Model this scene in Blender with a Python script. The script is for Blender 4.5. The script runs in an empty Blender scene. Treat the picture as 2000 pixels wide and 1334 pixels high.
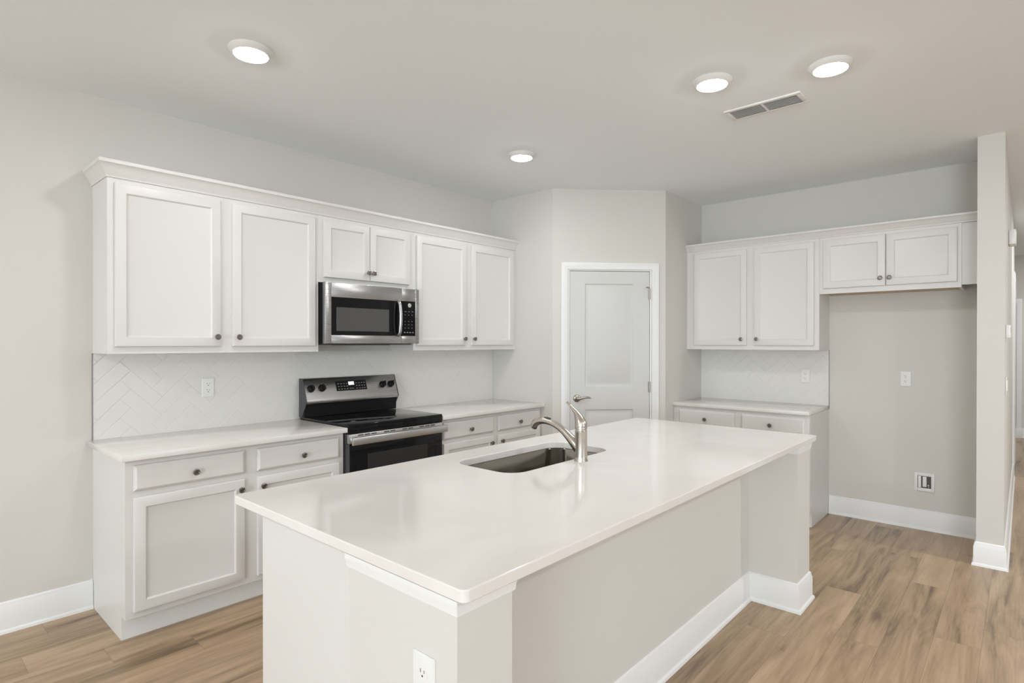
import bpy, bmesh, math, random
from mathutils import Vector, Matrix
from math import sin, cos, pi, radians

SC = bpy.context.scene
COL = SC.collection
random.seed(4)

# ------------------------------------------------------------------ camera
YAW, PITCH, ROLL = 0.7291, -0.0039, 0.0007
cam_data = bpy.data.cameras.new('camera')
cam_data.sensor_fit = 'HORIZONTAL'
cam_data.sensor_width = 36.0
cam_data.lens = 1120.43 / 2000 * 36.0
cam_data.shift_y = 7.05 / 2000
cam_data.clip_start = 0.02
cam = bpy.data.objects.new('camera', cam_data)
COL.objects.link(cam)
_F = Vector((cos(YAW) * cos(PITCH), sin(YAW) * cos(PITCH), sin(PITCH)))
_R = Vector((sin(YAW), -cos(YAW), 0))
_U = _R.cross(_F)
_R2 = cos(ROLL) * _R + sin(ROLL) * _U
_U2 = -sin(ROLL) * _R + cos(ROLL) * _U
_m = Matrix((_R2, _U2, -_F)).transposed().to_4x4()
_m.translation = Vector((-0.7997, -3.7458, 1.4292))
cam.matrix_world = _m
SC.camera = cam

# ------------------------------------------------------------------ view
SC.view_settings.view_transform = 'Standard'
SC.view_settings.look = 'None'
SC.view_settings.exposure = -0.01
SC.view_settings.gamma = 1.0
SC.view_settings.use_curve_mapping = False
SC.cycles.use_denoising = True
SC.cycles.max_bounces = 14
SC.cycles.diffuse_bounces = 9
SC.cycles.sample_clamp_indirect = 6.0

# ------------------------------------------------------------------ world + daylight
world = bpy.data.worlds.new('sky')
SC.world = world
world.use_nodes = True
_bg = world.node_tree.nodes['Background']
_bg.inputs['Color'].default_value = (0.80, 0.88, 1.0, 1)
_bg.inputs['Strength'].default_value = 1.0


def daylight(name, loc, rot, sx, sy, power, color=(0.82, 0.92, 1.0)):
    d = bpy.data.lights.new(name, 'AREA')
    d.shape = 'RECTANGLE'
    d.size, d.size_y = sx, sy
    d.energy = power
    d.color = color
    o = bpy.data.objects.new(name, d)
    COL.objects.link(o)
    o.location = loc
    o.rotation_euler = rot
    return o


# daylight entering by the three window openings behind the camera, its area lamps tilted up to brighten the ceiling
UP = radians(40)
daylight('window_daylight', (-7.56, -2.6, 1.30), (0, -pi / 2 - UP, 0), 1.9, 2.4, 85)
daylight('window_daylight', (-7.56, -6.2, 1.30), (0, -pi / 2 - UP, 0), 1.9, 2.4, 430)
daylight('window_daylight', (1.0, -9.06, 1.30), (pi / 2 + UP, 0, 0), 3.2, 1.9, 45, (0.76, 0.88, 1.0))


def fill_lamp(x, y, power):
    d = bpy.data.lights.new('fill_lamp', 'AREA')
    d.shape = 'DISK'
    d.size = 0.16
    d.energy = power
    d.color = (0.975, 0.985, 1.0)
    o = bpy.data.objects.new('fill_lamp', d)
    COL.objects.link(o)
    o.location = (x, y, 2.74)


# unseen lamps added outside the frame to brighten kitchen, living room and hall
for _x, _y, _p in ((-2.6, -1.6, 40), (-2.6, -5.6, 40), (0.8, -6.2, 48), (3.8, -5.6, 48), (7.2, -4.4, 20), (9.4, -4.4, 20)):
    fill_lamp(_x, _y, _p)
LAMP = 150.0          # brightness of the ceiling lamps' diffusers

# ------------------------------------------------------------------ measures
H = 2.758
CT = 0.904           # worktop height
BX0, BX1 = 1.1637, 1.9441      # gap for the range
XC = 3.1154          # end of the range wall
YA = -0.7154
EX, EY = 3.8311, -1.4063
XR = 4.5811
YE = -2.5203         # end of the right-hand run
PY0, PY1 = -3.653, -3.517     # partition
PX = 3.953


# ------------------------------------------------------------------ materials
def mat(name, color, rough=0.5, metal=0.0, spec=0.5, coat=0.0, bump=None, emis=None, ior=None):
    m = bpy.data.materials.new(name)
    m.use_nodes = True
    nt = m.node_tree
    b = nt.nodes['Principled BSDF']
    b.inputs['Base Color'].default_value = (*color, 1)
    b.inputs['Roughness'].default_value = rough
    b.inputs['Metallic'].default_value = metal
    b.inputs['Specular IOR Level'].default_value = spec
    b.inputs['Coat Weight'].default_value = coat
    if ior:
        b.inputs['IOR'].default_value = ior
    if emis:
        b.inputs['Emission Color'].default_value = (*emis[0], 1)
        b.inputs['Emission Strength'].default_value = emis[1]
    if bump:                      # (scale, strength, distance)
        tc = nt.nodes.new('ShaderNodeTexCoord')
        n = nt.nodes.new('ShaderNodeTexNoise')
        n.inputs['Scale'].default_value = bump[0]
        n.inputs['Detail'].default_value = 3
        bp = nt.nodes.new('ShaderNodeBump')
        bp.inputs['Strength'].default_value = bump[1]
        bp.inputs['Distance'].default_value = bump[2]
        nt.links.new(tc.outputs['Object'], n.inputs['Vector'])
        nt.links.new(n.outputs['Fac'], bp.inputs['Height'])
        nt.links.new(bp.outputs['Normal'], b.inputs['Normal'])
    return m


M_WALL = mat('wall_paint', (0.63, 0.614, 0.578), 0.75, spec=0.25, bump=(160, 0.06, 0.002))
M_CEIL = mat('ceiling_paint', (0.85, 0.885, 0.905), 0.9, spec=0.15, bump=(120, 0.08, 0.002))
M_TRIM = mat('trim_paint', (0.775, 0.78, 0.775), 0.4, spec=0.4)
M_CAB = mat('cabinet_paint', (0.69, 0.68, 0.66), 0.36, spec=0.4)
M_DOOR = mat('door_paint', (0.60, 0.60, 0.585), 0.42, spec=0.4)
M_PLASTIC = mat('white_plastic', (0.75, 0.75, 0.735), 0.35)
M_SLOT = mat('dark_slot', (0.05, 0.05, 0.05), 0.6)
M_TILE = mat('glazed_tile', (0.70, 0.69, 0.66), 0.26, bump=(9, 0.15, 0.004))
M_GROUT = mat('grout', (0.69, 0.68, 0.65), 0.6)
M_NICKEL = mat('brushed_nickel', (0.56, 0.52, 0.47), 0.27, metal=1)
M_KNOB = mat('dark_nickel', (0.23, 0.21, 0.19), 0.28, metal=1)
M_BLACK = mat('black_glass', (0.006, 0.006, 0.007), 0.06, spec=0.26)
M_BLACKM = mat('black_enamel', (0.010, 0.010, 0.011), 0.3, spec=0.15)
M_CHAR = mat('charcoal_metal', (0.06, 0.06, 0.065), 0.4)
M_SMOKE = mat('smoked_window', (0.075, 0.075, 0.075), 0.12)
M_OVENWIN = mat('oven_window_glass', (0.028, 0.028, 0.028), 0.1, spec=0.3)
M_SCREEN = mat('clock_screen', (0.8, 0.85, 0.85), 0.3, emis=((0.85, 0.95, 0.95), 0.7))
M_MARK = mat('grey_print', (0.22, 0.23, 0.24), 0.5)
M_EMBLEM = mat('silver_emblem', (0.62, 0.63, 0.64), 0.3, metal=0.6)
M_LAMP = mat('lamp_diffuser', (0.9, 0.9, 0.9), 0.4, emis=((0.985, 0.99, 1.0), LAMP))
M_SATIN = mat('satin_nickel', (0.36, 0.335, 0.29), 0.3, metal=1)
M_EDGE = mat('edge_trim_metal', (0.26, 0.26, 0.26), 0.35, metal=0.8)
M_UNDER = mat('raw_plywood', (0.52, 0.40, 0.27), 0.6)
M_RECESS_SHADE = mat('recess_shade', (0.10, 0.097, 0.09), 0.8)  # dark colour on flat sheets, standing for shade inside vent and supply box


def stainless(name, color, rough, axis):
    m = mat(name, color, rough, metal=1)
    nt = m.node_tree
    b = nt.nodes['Principled BSDF']
    tc = nt.nodes.new('ShaderNodeTexCoord')
    mp = nt.nodes.new('ShaderNodeMapping')
    sc = [900, 900, 900]
    sc[axis] = 6
    mp.inputs['Scale'].default_value = sc
    n = nt.nodes.new('ShaderNodeTexNoise')
    n.inputs['Scale'].default_value = 1.0
    n.inputs['Detail'].default_value = 2
    r = nt.nodes.new('ShaderNodeMapRange')
    r.inputs['To Min'].default_value = rough - 0.06
    r.inputs['To Max'].default_value = rough + 0.08
    nt.links.new(tc.outputs['Object'], mp.inputs['Vector'])
    nt.links.new(mp.outputs['Vector'], n.inputs['Vector'])
    nt.links.new(n.outputs['Fac'], r.inputs['Value'])
    nt.links.new(r.outputs['Result'], b.inputs['Roughness'])
    return m


M_STEEL = stainless('stainless_steel', (0.46, 0.46, 0.465), 0.27, 0)
M_STEELB = stainless('bright_steel', (0.66, 0.66, 0.66), 0.30, 0)
M_SINK = stainless('sink_steel', (0.30, 0.28, 0.25), 0.16, 0)


def quartz():
    m = mat('white_quartz', (0.75, 0.735, 0.715), 0.09, spec=0.5)
    nt = m.node_tree
    b = nt.nodes['Principled BSDF']
    tc = nt.nodes.new('ShaderNodeTexCoord')
    n = nt.nodes.new('ShaderNodeTexNoise')
    n.inputs['Scale'].default_value = 2.2
    n.inputs['Detail'].default_value = 5
    n.inputs['Distortion'].default_value = 1.2
    cr = nt.nodes.new('ShaderNodeValToRGB')
    cr.color_ramp.elements[0].position = 0.3
    cr.color_ramp.elements[0].color = (0.72, 0.685, 0.655, 1)
    cr.color_ramp.elements[1].position = 0.62
    cr.color_ramp.elements[1].color = (0.75, 0.735, 0.71, 1)
    nt.links.new(tc.outputs['Object'], n.inputs['Vector'])
    nt.links.new(n.outputs['Fac'], cr.inputs['Fac'])
    nt.links.new(cr.outputs['Color'], b.inputs['Base Color'])
    return m


M_QUARTZ = quartz()


def plank_floor():
    m = mat('oak_plank', (0.3, 0.22, 0.16), 0.30, spec=0.5)
    nt = m.node_tree
    L = nt.links
    b = nt.nodes['Principled BSDF']

    def N(t, **k):
        n = nt.nodes.new(t)
        for a, v in k.items():
            setattr(n, a, v)
        return n

    def math_(op, a, bv=None):
        n = N('ShaderNodeMath', operation=op)
        for i, x in enumerate((a, bv)):
            if x is None:
                continue
            if isinstance(x, (int, float)):
                n.inputs[i].default_value = x
            else:
                L.new(x, n.inputs[i])
        return n.outputs[0]

    tc = N('ShaderNodeTexCoord')
    sp = N('ShaderNodeSeparateXYZ')
    L.new(tc.outputs['Object'], sp.inputs[0])
    X, Y = sp.outputs['X'], sp.outputs['Y']
    W, LEN = 0.18, 1.5
    ry = math_('DIVIDE', Y, W)
    row = math_('FLOOR', ry)
    fy = math_('FRACT', ry)
    wn = N('ShaderNodeTexWhiteNoise', noise_dimensions='1D')
    L.new(row, wn.inputs['W'])
    xs = math_('ADD', math_('DIVIDE', X, LEN), math_('MULTIPLY', wn.outputs['Value'], 7.0))
    idx = math_('FLOOR', xs)
    fx = math_('FRACT', xs)
    cv = N('ShaderNodeCombineXYZ')
    L.new(row, cv.inputs[0])
    L.new(idx, cv.inputs[1])
    wn2 = N('ShaderNodeTexWhiteNoise', noise_dimensions='2D')
    L.new(cv.outputs[0], wn2.inputs['Vector'])
    tone = wn2.outputs['Value']
    # stretched grain, shifted plank by plank
    gv = N('ShaderNodeCombineXYZ')
    L.new(math_('ADD', math_('MULTIPLY', X, 1.5), math_('MULTIPLY', tone, 37.0)), gv.inputs[0])
    L.new(math_('MULTIPLY', Y, 13.0), gv.inputs[1])
    L.new(math_('MULTIPLY', tone, 11.0), gv.inputs[2])
    g1 = N('ShaderNodeTexNoise')
    g1.inputs['Scale'].default_value = 1.0
    g1.inputs['Detail'].default_value = 6
    g1.inputs['Roughness'].default_value = 0.6
    g1.inputs['Distortion'].default_value = 0.7
    L.new(gv.outputs[0], g1.inputs['Vector'])
    gv2 = N('ShaderNodeCombineXYZ')
    L.new(math_('ADD', math_('MULTIPLY', X, 4.0), math_('MULTIPLY', tone, 91.0)), gv2.inputs[0])
    L.new(math_('MULTIPLY', Y, 120.0), gv2.inputs[1])
    g2 = N('ShaderNodeTexNoise')
    g2.inputs['Scale'].default_value = 1.0
    g2.inputs['Detail'].default_value = 3
    L.new(gv2.outputs[0], g2.inputs['Vector'])
    f = math_('ADD', math_('MULTIPLY', g1.outputs['Fac'], 0.85), math_('MULTIPLY', g2.outputs['Fac'], 0.22))
    f = math_('ADD', f, math_('MULTIPLY', math_('SUBTRACT', tone, 0.5), 0.15))
    cr = N('ShaderNodeValToRGB')
    e = cr.color_ramp.elements
    e[0].position, e[0].color = 0.30, (0.100, 0.064, 0.039, 1)
    e[1].position, e[1].color = 0.78, (0.53, 0.38, 0.243, 1)
    e.new(0.48).color = (0.33, 0.225, 0.134, 1)
    L.new(f, cr.inputs['Fac'])
    # seams
    dy = math_('MINIMUM', fy, math_('SUBTRACT', 1.0, fy))
    dx = math_('MINIMUM', fx, math_('SUBTRACT', 1.0, fx))
    s1 = math_('LESS_THAN', math_('MULTIPLY', dy, W), 0.0011)
    s2 = math_('LESS_THAN', math_('MULTIPLY', dx, LEN), 0.0011)
    seam = math_('MULTIPLY', math_('MAXIMUM', s1, s2), 0.45)
    mx = N('ShaderNodeMix', data_type='RGBA')
    L.new(seam, mx.inputs['Factor'])
    L.new(cr.outputs['Color'], mx.inputs['A'])
    mx.inputs['B'].default_value = (0.06, 0.04, 0.026, 1)
    L.new(mx.outputs['Result'], b.inputs['Base Color'])
    bp = N('ShaderNodeBump')
    bp.inputs['Strength'].default_value = 0.12
    bp.inputs['Distance'].default_value = 0.002
    L.new(g2.outputs['Fac'], bp.inputs['Height'])
    L.new(bp.outputs['Normal'], b.inputs['Normal'])
    return m


M_FLOOR = plank_floor()


def glass_mat():
    m = bpy.data.materials.new('window_glass')
    m.use_nodes = True
    nt = m.node_tree
    out = nt.nodes['Material Output']
    nt.nodes.remove(nt.nodes['Principled BSDF'])
    t = nt.nodes.new('ShaderNodeBsdfTransparent')
    g = nt.nodes.new('ShaderNodeBsdfGlossy')
    g.inputs['Roughness'].default_value = 0.02
    mx = nt.nodes.new('ShaderNodeMixShader')
    mx.inputs[0].default_value = 0.06
    nt.links.new(t.outputs[0], mx.inputs[1])
    nt.links.new(g.outputs[0], mx.inputs[2])
    nt.links.new(mx.outputs[0], out.inputs[0])
    return m


M_GLASS = glass_mat()


# ------------------------------------------------------------------ mesh helpers
class MB:
    def __init__(self):
        self.bm = bmesh.new()

    def face(self, pts):
        return self.bm.faces.new([self.bm.verts.new(p) for p in pts])

    def box(self, x0, x1, y0, y1, z0, z1, bev=0.0, seg=2):
        x0, x1 = sorted((x0, x1)); y0, y1 = sorted((y0, y1)); z0, z1 = sorted((z0, z1))
        t = bmesh.new()
        r = bmesh.ops.create_cube(t, size=1)
        for v in r['verts']:
            v.co = Vector(((x0 + x1) / 2 + v.co.x * (x1 - x0), (y0 + y1) / 2 + v.co.y * (y1 - y0), (z0 + z1) / 2 + v.co.z * (z1 - z0)))
        if bev > 0:
            bmesh.ops.bevel(t, geom=t.edges[:], offset=bev, segments=seg, profile=0.5, affect='EDGES')
        self.merge(t)
        return self

    def merge(self, t, mtx=None):
        if mtx is not None:
            t.transform(mtx)
        me = bpy.data.meshes.new('tmp')
        t.to_mesh(me)
        t.free()
        self.bm.from_mesh(me)
        bpy.data.meshes.remove(me)

    def loops(self, rings, close0=True, close1=True):
        vs = [[self.bm.verts.new(p) for p in ring] for ring in rings]
        n = len(vs[0])
        for a, b in zip(vs[:-1], vs[1:]):
            for i in range(n):
                j = (i + 1) % n
                self.bm.faces.new((a[i], a[j], b[j], b[i]))
        if close0:
            self.bm.faces.new(vs[0][::-1])
        if close1:
            self.bm.faces.new(vs[-1])
        return self

    def lathe(self, prof, center=(0, 0, 0), axis=(0, 0, 1), seg=32):
        """prof: (radius, height) pairs along the axis"""
        ax = Vector(axis).normalized()
        q = Vector((0, 0, 1)).rotation_difference(ax)
        c = Vector(center)
        rings = []
        for r, h in prof:
            rr = max(r, 1e-5)
            rings.append([c + q @ Vector((rr * cos(2 * pi * k / seg), rr * sin(2 * pi * k / seg), h)) for k in range(seg)])
        return self.loops(rings)

    def tube(self, pts, rad, seg=16, flat=None):
        """swept tube through pts, radius per point; flat = (a, b) ellipse factors (in-plane side, up)"""
        pts = [Vector(p) for p in pts]
        n = len(pts)
        rad = [rad] * n if isinstance(rad, (int, float)) else rad
        rings = []
        ref = None
        for i in range(n):
            t = (pts[min(i + 1, n - 1)] - pts[max(i - 1, 0)]).normalized()
            if ref is None:
                ref = Vector((0, 0, 1)) if abs(t.z) < 0.9 else Vector((1, 0, 0))
            side = t.cross(ref)
            if side.length < 1e-4:
                side = t.cross(Vector((1, 0, 0)))
            side.normalize()
            up = side.cross(t).normalized()
            ref = up
            fa, fb = flat if flat else (1, 1)
            rings.append([pts[i] + rad[i] * (fa * cos(2 * pi * k / seg) * side + fb * sin(2 * pi * k / seg) * up) for k in range(seg)])
        return self.loops(rings)

    def prism(self, poly, f0, f1):
        """poly: 2D points; f0/f1 map a 2D point to 3D at the two ends"""
        return self.loops([[f0(p) for p in poly], [f1(p) for p in poly]])

    def sweep(self, path, prof, mapf, side=1, closed=False):
        """prof (offset, height) swept along a mitred 2D polyline; mapf(p2d, height) -> 3D"""
        P = [Vector(p) for p in path]
        n = len(P)
        nor = []
        for i in range(n - 1 + (1 if closed else 0)):
            d = (P[(i + 1) % n] - P[i]).normalized()
            nor.append(Vector((-d.y, d.x)) * side)
        offs = []
        for i in range(n):
            if closed:
                a, b = nor[i - 1], nor[i]
            else:
                a, b = nor[max(i - 1, 0)], nor[min(i, n - 2)]
            offs.append((a + b) / (1 + a.dot(b)))
        rings = [[mapf(P[i] + offs[i] * o, h) for o, h in prof] for i in range(n)]
        if closed:
            rings.append(rings[0])
            return self.loops(rings, False, False)
        return self.loops(rings)

    def build(self, name, m, parent=None, loc=None, smooth=True):
        bmesh.ops.remove_doubles(self.bm, verts=self.bm.verts[:], dist=1e-6)
        bmesh.ops.recalc_face_normals(self.bm, faces=self.bm.faces[:])
        me = bpy.data.meshes.new(name)
        self.bm.to_mesh(me)
        self.bm.free()
        me.materials.append(m)
        if smooth:
            for p in me.polygons:
                p.use_smooth = True
            me.set_sharp_from_angle(angle=radians(32))
        o = bpy.data.objects.new(name, me)
        COL.objects.link(o)
        if parent is not None:
            o.parent = parent
        if loc is not None:
            o.location = loc
        return o


def tag(o, label, cat, group=None):
    o['label'] = label
    o['category'] = cat
    if group:
        o['group'] = group
    return o


def thing(name, label, cat, loc=(0, 0, 0), rz=0.0, group=None):
    o = bpy.data.objects.new(name, None)
    o.empty_display_size = 0.1
    COL.objects.link(o)
    o.location = loc
    o.rotation_euler = (0, 0, rz)
    return tag(o, label, cat, group)


def struct(o):
    o['kind'] = 'structure'
    return o


def copy_tree(o, parent=None):
    c = o.copy()
    COL.objects.link(c)
    if parent is not None:
        c.parent = parent
    for ch in list(o.children):
        copy_tree(ch, c)
    return c


RIGHT = -pi / 2        # rotation of everything that stands against the right wall


# ------------------------------------------------------------------ room shell
struct(MB().box(-7.62, 10.95, -9.12, 0.14, -0.08, 0.0).build('floor', M_FLOOR))
struct(MB().box(-7.62, 10.95, -9.12, 0.14, H, H + 0.1).build('ceiling', M_CEIL))
struct(MB().box(-7.62, XR + 0.12, 0, 0.12, 0, H).build('wall_left', M_WALL))
struct(MB().box(XR, XR + 0.12, PY1, 0.0, 0, H).build('wall_right', M_WALL))
struct(MB().box(XC, XC + 0.1, YA, 0, 0, H).build('wall_corner', M_WALL))
struct(MB().box(EX, XR, EY, EY + 0.1, 0, H).build('wall_niche', M_WALL))
# diagonal pantry wall with its doorway: local frame s along the wall, n out of it
_d = Vector((EX - XC, EY - YA, 0))
DL = _d.length
_d.normalize()
_n = Vector((_d.y, -_d.x, 0))
DANG = math.atan2(_d.y, _d.x)


def dg(s, n, z):                         # diagonal wall: along, outward, up
    return Vector((XC, YA, 0)) + _d * s + _n * n + Vector((0, 0, z))


OP0, OP1, OPZ = 0.137, 0.868, 2.066
w = MB()
for s0, s1, z0, z1 in ((0, OP0, 0, H), (OP1, DL, 0, H), (OP0, OP1, OPZ, H)):
    w.prism([(s0, z0), (s1, z0), (s1, z1), (s0, z1)], lambda p: dg(p[0], 0, p[1]), lambda p: dg(p[0], -0.1, p[1]))
struct(w.build('wall_diagonal', M_WALL))
# partition between the refrigerator alcove and the hall, with the hall beyond it
w = MB()
w.box(PX, 7.35, PY0, PY1, 0, H)
w.box(7.35, 8.24, PY0, PY1, 2.13, H)
w.box(8.24, 8.6, PY0, PY1, 0, H)
struct(w.build('wall_partition', M_WALL))
w = MB()
w.box(10.79, 10.9, -6.2, -2.3, 0, H)
struct(w.build('wall_hall_end', M_WALL))
struct(MB().box(XR + 0.12, 10.9, -2.3, -2.2, 0, H).build('wall_hall_back', M_WALL))
struct(MB().box(6.2, 10.9, -5.3, -5.2, 0, H).build('wall_hall_side', M_WALL))
struct(MB().box(6.2, 6.3, -9.0, -5.3, 0, H).build('wall_far', M_WALL))


def wall_with_windows(name, along, fixed, span, holes):
    """along: 'x' or 'y'; fixed = (f0, f1) thickness range; holes = (a0, a1, z0, z1)"""
    w = MB()

    def put(a0, a1, z0, z1):
        if a1 - a0 < 1e-4 or z1 - z0 < 1e-4:
            return
        if along == 'x':
            w.box(a0, a1, fixed[0], fixed[1], z0, z1)
        else:
            w.box(fixed[0], fixed[1], a0, a1, z0, z1)
    a = span[0]
    for h in sorted(holes):
        put(a, h[0], 0, H)
        put(h[0], h[1], 0, h[2])
        put(h[0], h[1], h[3], H)
        a = h[1]
    put(a, span[1], 0, H)
    return struct(w.build(name, M_WALL))


wall_with_windows('wall_rear', 'y', (-7.62, -7.5), (-9.0, 0.0), [(-3.8, -1.4, 0.3, 2.4), (-7.4, -5.0, 0.3, 2.4)])
wall_with_windows('wall_front', 'x', (-9.12, -9.0), (-7.5, 6.3), [(-0.6, 2.6, 0.3, 2.4)])


def window(name, along, f, a0, a1, z0, z1):
    def bx(m, p0, p1, q0, q1, t0, t1, bev=0.0):
        if along == 'x':
            m.box(p0, p1, f + t0, f + t1, q0, q1, bev)
        else:
            m.box(f + t0, f + t1, p0, p1, q0, q1, bev)
    fr = MB()
    e = 0.05
    bx(fr, a0, a0 + e, z0, z1, -0.07, -0.01); bx(fr, a1 - e, a1, z0, z1, -0.07, -0.01)
    bx(fr, a0 + e, a1 - e, z0, z0 + e, -0.07, -0.01); bx(fr, a0 + e, a1 - e, z1 - e, z1, -0.07, -0.01)
    am = (a0 + a1) / 2
    bx(fr, am - 0.04, am + 0.04, z0 + e, z1 - e, -0.07, -0.01)
    o = struct(fr.build(name, M_TRIM))
    for p0, p1 in ((a0 + e, am - 0.04), (am + 0.04, a1 - e)):
        g = MB()
        bx(g, p0, p1, z0 + e, z1 - e, -0.042, -0.038)
        g.build('pane', M_GLASS, o)
    return o


window('window_1', 'y', -7.5, -3.8, -1.4, 0.3, 2.4)
window('window_2', 'y', -7.5, -7.4, -5.0, 0.3, 2.4)
window('window_3', 'x', -9.0, -0.6, 2.6, 0.3, 2.4)

BASE = [(0, 0), (0.024, 0), (0.022, 0.012), (0.014, 0.019), (0.014, 0.120), (0.010, 0.130), (0.0075, 0.146), (0, 0.152)]
xy = lambda p, h: Vector((p.x, p.y, h))
struct(MB().sweep([(-7.49, 0), (-0.002, 0)], BASE, xy, side=-1).build('baseboard_left', M_TRIM))
struct(MB().sweep([(XR, YE - 0.002), (XR, PY1 + 0.001)], BASE, xy, side=-1).build('baseboard_right', M_TRIM))
struct(MB().sweep([(XR - 0.03, PY1), (PX, PY1), (PX, PY0), (7.35, PY0)], BASE, xy, side=-1).build('baseboard_partition', M_TRIM))
struct(MB().sweep([(10.79, -3.73), (10.79, -5.19)], BASE, xy, side=-1).build('baseboard_hall', M_TRIM))

# ------------------------------------------------------------------ pantry door
CASE = [(0, 0), (0, 0.011), (0.004, 0.014), (0.02, 0.014), (0.026, 0.0165), (0.052, 0.018), (0.058, 0.016), (0.06, 0)]
c = MB().sweep([(OP0 - 0.004 + 0.0, 0.0), (OP0 - 0.004, OPZ - 0.002), (OP1 + 0.004, OPZ - 0.002), (OP1 + 0.004, 0.0)],
               CASE, lambda p, h: dg(p.x, h, p.y), side=1)
trim1 = struct(c.build('trim_1', M_TRIM))
# jamb lining inside the opening
j = MB()
for a0, a1, z0, z1 in ((OP0, OP0 + 0.012, 0, OPZ), (OP1 - 0.012, OP1, 0, OPZ), (OP0 + 0.012, OP1 - 0.012, OPZ - 0.012, OPZ)):
    j.prism([(a0, z0), (a1, z0), (a1, z1), (a0, z1)], lambda p: dg(p[0], 0, p[1]), lambda p: dg(p[0], -0.1, p[1]))
j.build('jamb', M_TRIM, trim1)


def door_leaf(m, w_, h_, t, panels):
    """slab with sunk panels; local x across, z up, front at y = 0 and back at y = t"""
    P = lambda x, y, z: Vector((x, y, z))
    m.box(0, w_, 0.012, t, 0, h_)
    xs = [panels[0][0], panels[0][1]]
    m.face([P(0, 0, 0), P(xs[0], 0, 0), P(xs[0], 0, h_), P(0, 0, h_)])
    m.face([P(xs[1], 0, 0), P(w_, 0, 0), P(w_, 0, h_), P(xs[1], 0, h_)])
    zz = 0
    for (x0, x1, z0, z1) in sorted(panels, key=lambda q: q[2]):
        m.face([P(x0, 0, zz), P(x1, 0, zz), P(x1, 0, z0), P(x0, 0, z0)])
        zz = z1
        rr = []
        for o, d in ((0, 0), (0.006, 0.001), (0.014, 0.009), (0.026, 0.010), (0.040, 0.004)):
            rr.append([P(x0 + o, d, z0 + o), P(x1 - o, d, z0 + o), P(x1 - o, d, z1 - o), P(x0 + o, d, z1 - o)])
        m.loops(rr, close0=False)
    m.face([P(xs[0], 0, zz), P(xs[1], 0, zz), P(xs[1], 0, h_), P(xs[0], 0, h_)])
    m.face([P(0, 0, 0), P(0, 0.012, 0), P(0, 0.012, h_), P(0, 0, h_)])
    m.face([P(w_, 0, 0), P(w_, 0.012, 0), P(w_, 0.012, h_), P(w_, 0, h_)])
    m.face([P(0, 0, h_), P(w_, 0, h_), P(w_, 0.012, h_), P(0, 0.012, h_)])
    m.face([P(0, 0, 0), P(w_, 0, 0), P(w_, 0.012, 0), P(0, 0.012, 0)])


LS0, LS1 = OP0 + 0.0155, OP1 - 0.0155
lm = MB()
door_leaf(lm, LS1 - LS0, OPZ - 0.012 - 0.004 - 0.012, 0.036, [(0.127, 0.566, 1.035, 1.935), (0.127, 0.566, 0.19, 0.845)])
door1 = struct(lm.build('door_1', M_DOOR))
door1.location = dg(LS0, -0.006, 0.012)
door1.rotation_euler = (0, 0, DANG)
hz = 0.938
hd = MB()
hd.lathe([(0.0, 0.0), (0.0325, 0.0), (0.0325, 0.004), (0.029, 0.009), (0.018, 0.013), (0.013, 0.016), (0.012, 0.045), (0, 0.047)], (0, 0, 0), (0, -1, 0))
hd.tube([(0, -0.042, 0), (0.012, -0.05, 0.001), (0.03, -0.052, 0.002), (0.055, -0.052, 0.009), (0.08, -0.05, 0.012), (0.1, -0.047, 0.009), (0.112, -0.045, 0.004)],
        [0.011, 0.011, 0.010, 0.009, 0.0085, 0.0075, 0.004], 12, (0.7, 1))
hd.build('door_handle', M_SATIN, door1, (0.062, 0, hz))
hg = MB()
hg.lathe([(0, 0), (0.007, 0), (0.007, 0.09), (0, 0.09)], (0, 0, 0), seg=12)
hg.box(-0.012, 0.0, 0.0, 0.006, 0.0, 0.09)
h0 = hg.build('hinge', M_SATIN, door1, (LS1 - LS0 + 0.002, -0.007, 1.80))
for z in (0.99, 0.2):
    h1 = h0.copy(); COL.objects.link(h1); h1.location.z = z
st = MB()
st.tube([(0, 0, 0), (-0.02, -0.02, 0.004), (-0.036, -0.03, 0.0)], [0.004, 0.004, 0.006], 10)
st.build('hinge_stop', M_SATIN, door1, (LS1 - LS0 - 0.002, -0.012, 1.897))


# ------------------------------------------------------------------ cabinet builders
def panel_front(x0, x1, z0, z1, yf, t=0.019, fr=0.052):
    """framed door: routed inner edge and flat sunk panel; front plane at y = yf - t"""
    m = MB()
    P = lambda o, d: [Vector((x0 + o, yf - d, z0 + o)), Vector((x1 - o, yf - d, z0 + o)), Vector((x1 - o, yf - d, z1 - o)), Vector((x0 + o, yf - d, z1 - o))]
    m.loops([P(0, 0), P(0, t - 0.006), P(0.0015, t - 0.002), P(0.006, t), P(fr - 0.004, t), P(fr, t - 0.003), P(fr + 0.003, t - 0.0085), P(fr + 0.009, t - 0.0105)])
    return m


def slab_front(x0, x1, z0, z1, yf, t=0.019):
    m = MB()
    P = lambda o, d: [Vector((x0 + o, yf - d, z0 + o)), Vector((x1 - o, yf - d, z0 + o)), Vector((x1 - o, yf - d, z1 - o)), Vector((x0 + o, yf - d, z1 - o))]
    m.loops([P(0, 0), P(0, t - 0.009), P(0.002, t - 0.006), P(0.008, t - 0.003), P(0.012, t)])
    return m


_kn = MB()
_kn.lathe([(0.0, 0.0), (0.0075, 0.0), (0.006, 0.004), (0.0055, 0.012), (0.009, 0.015), (0.0155, 0.018), (0.0165, 0.021), (0.0155, 0.025), (0.0115, 0.0265), (0.010, 0.025), (0.0, 0.025)],
          (0, 0, 0), (0, -1, 0), 24)
_k0 = _kn.build('knob', M_KNOB)
KNOB = _k0.data
bpy.data.objects.remove(_k0)


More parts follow.
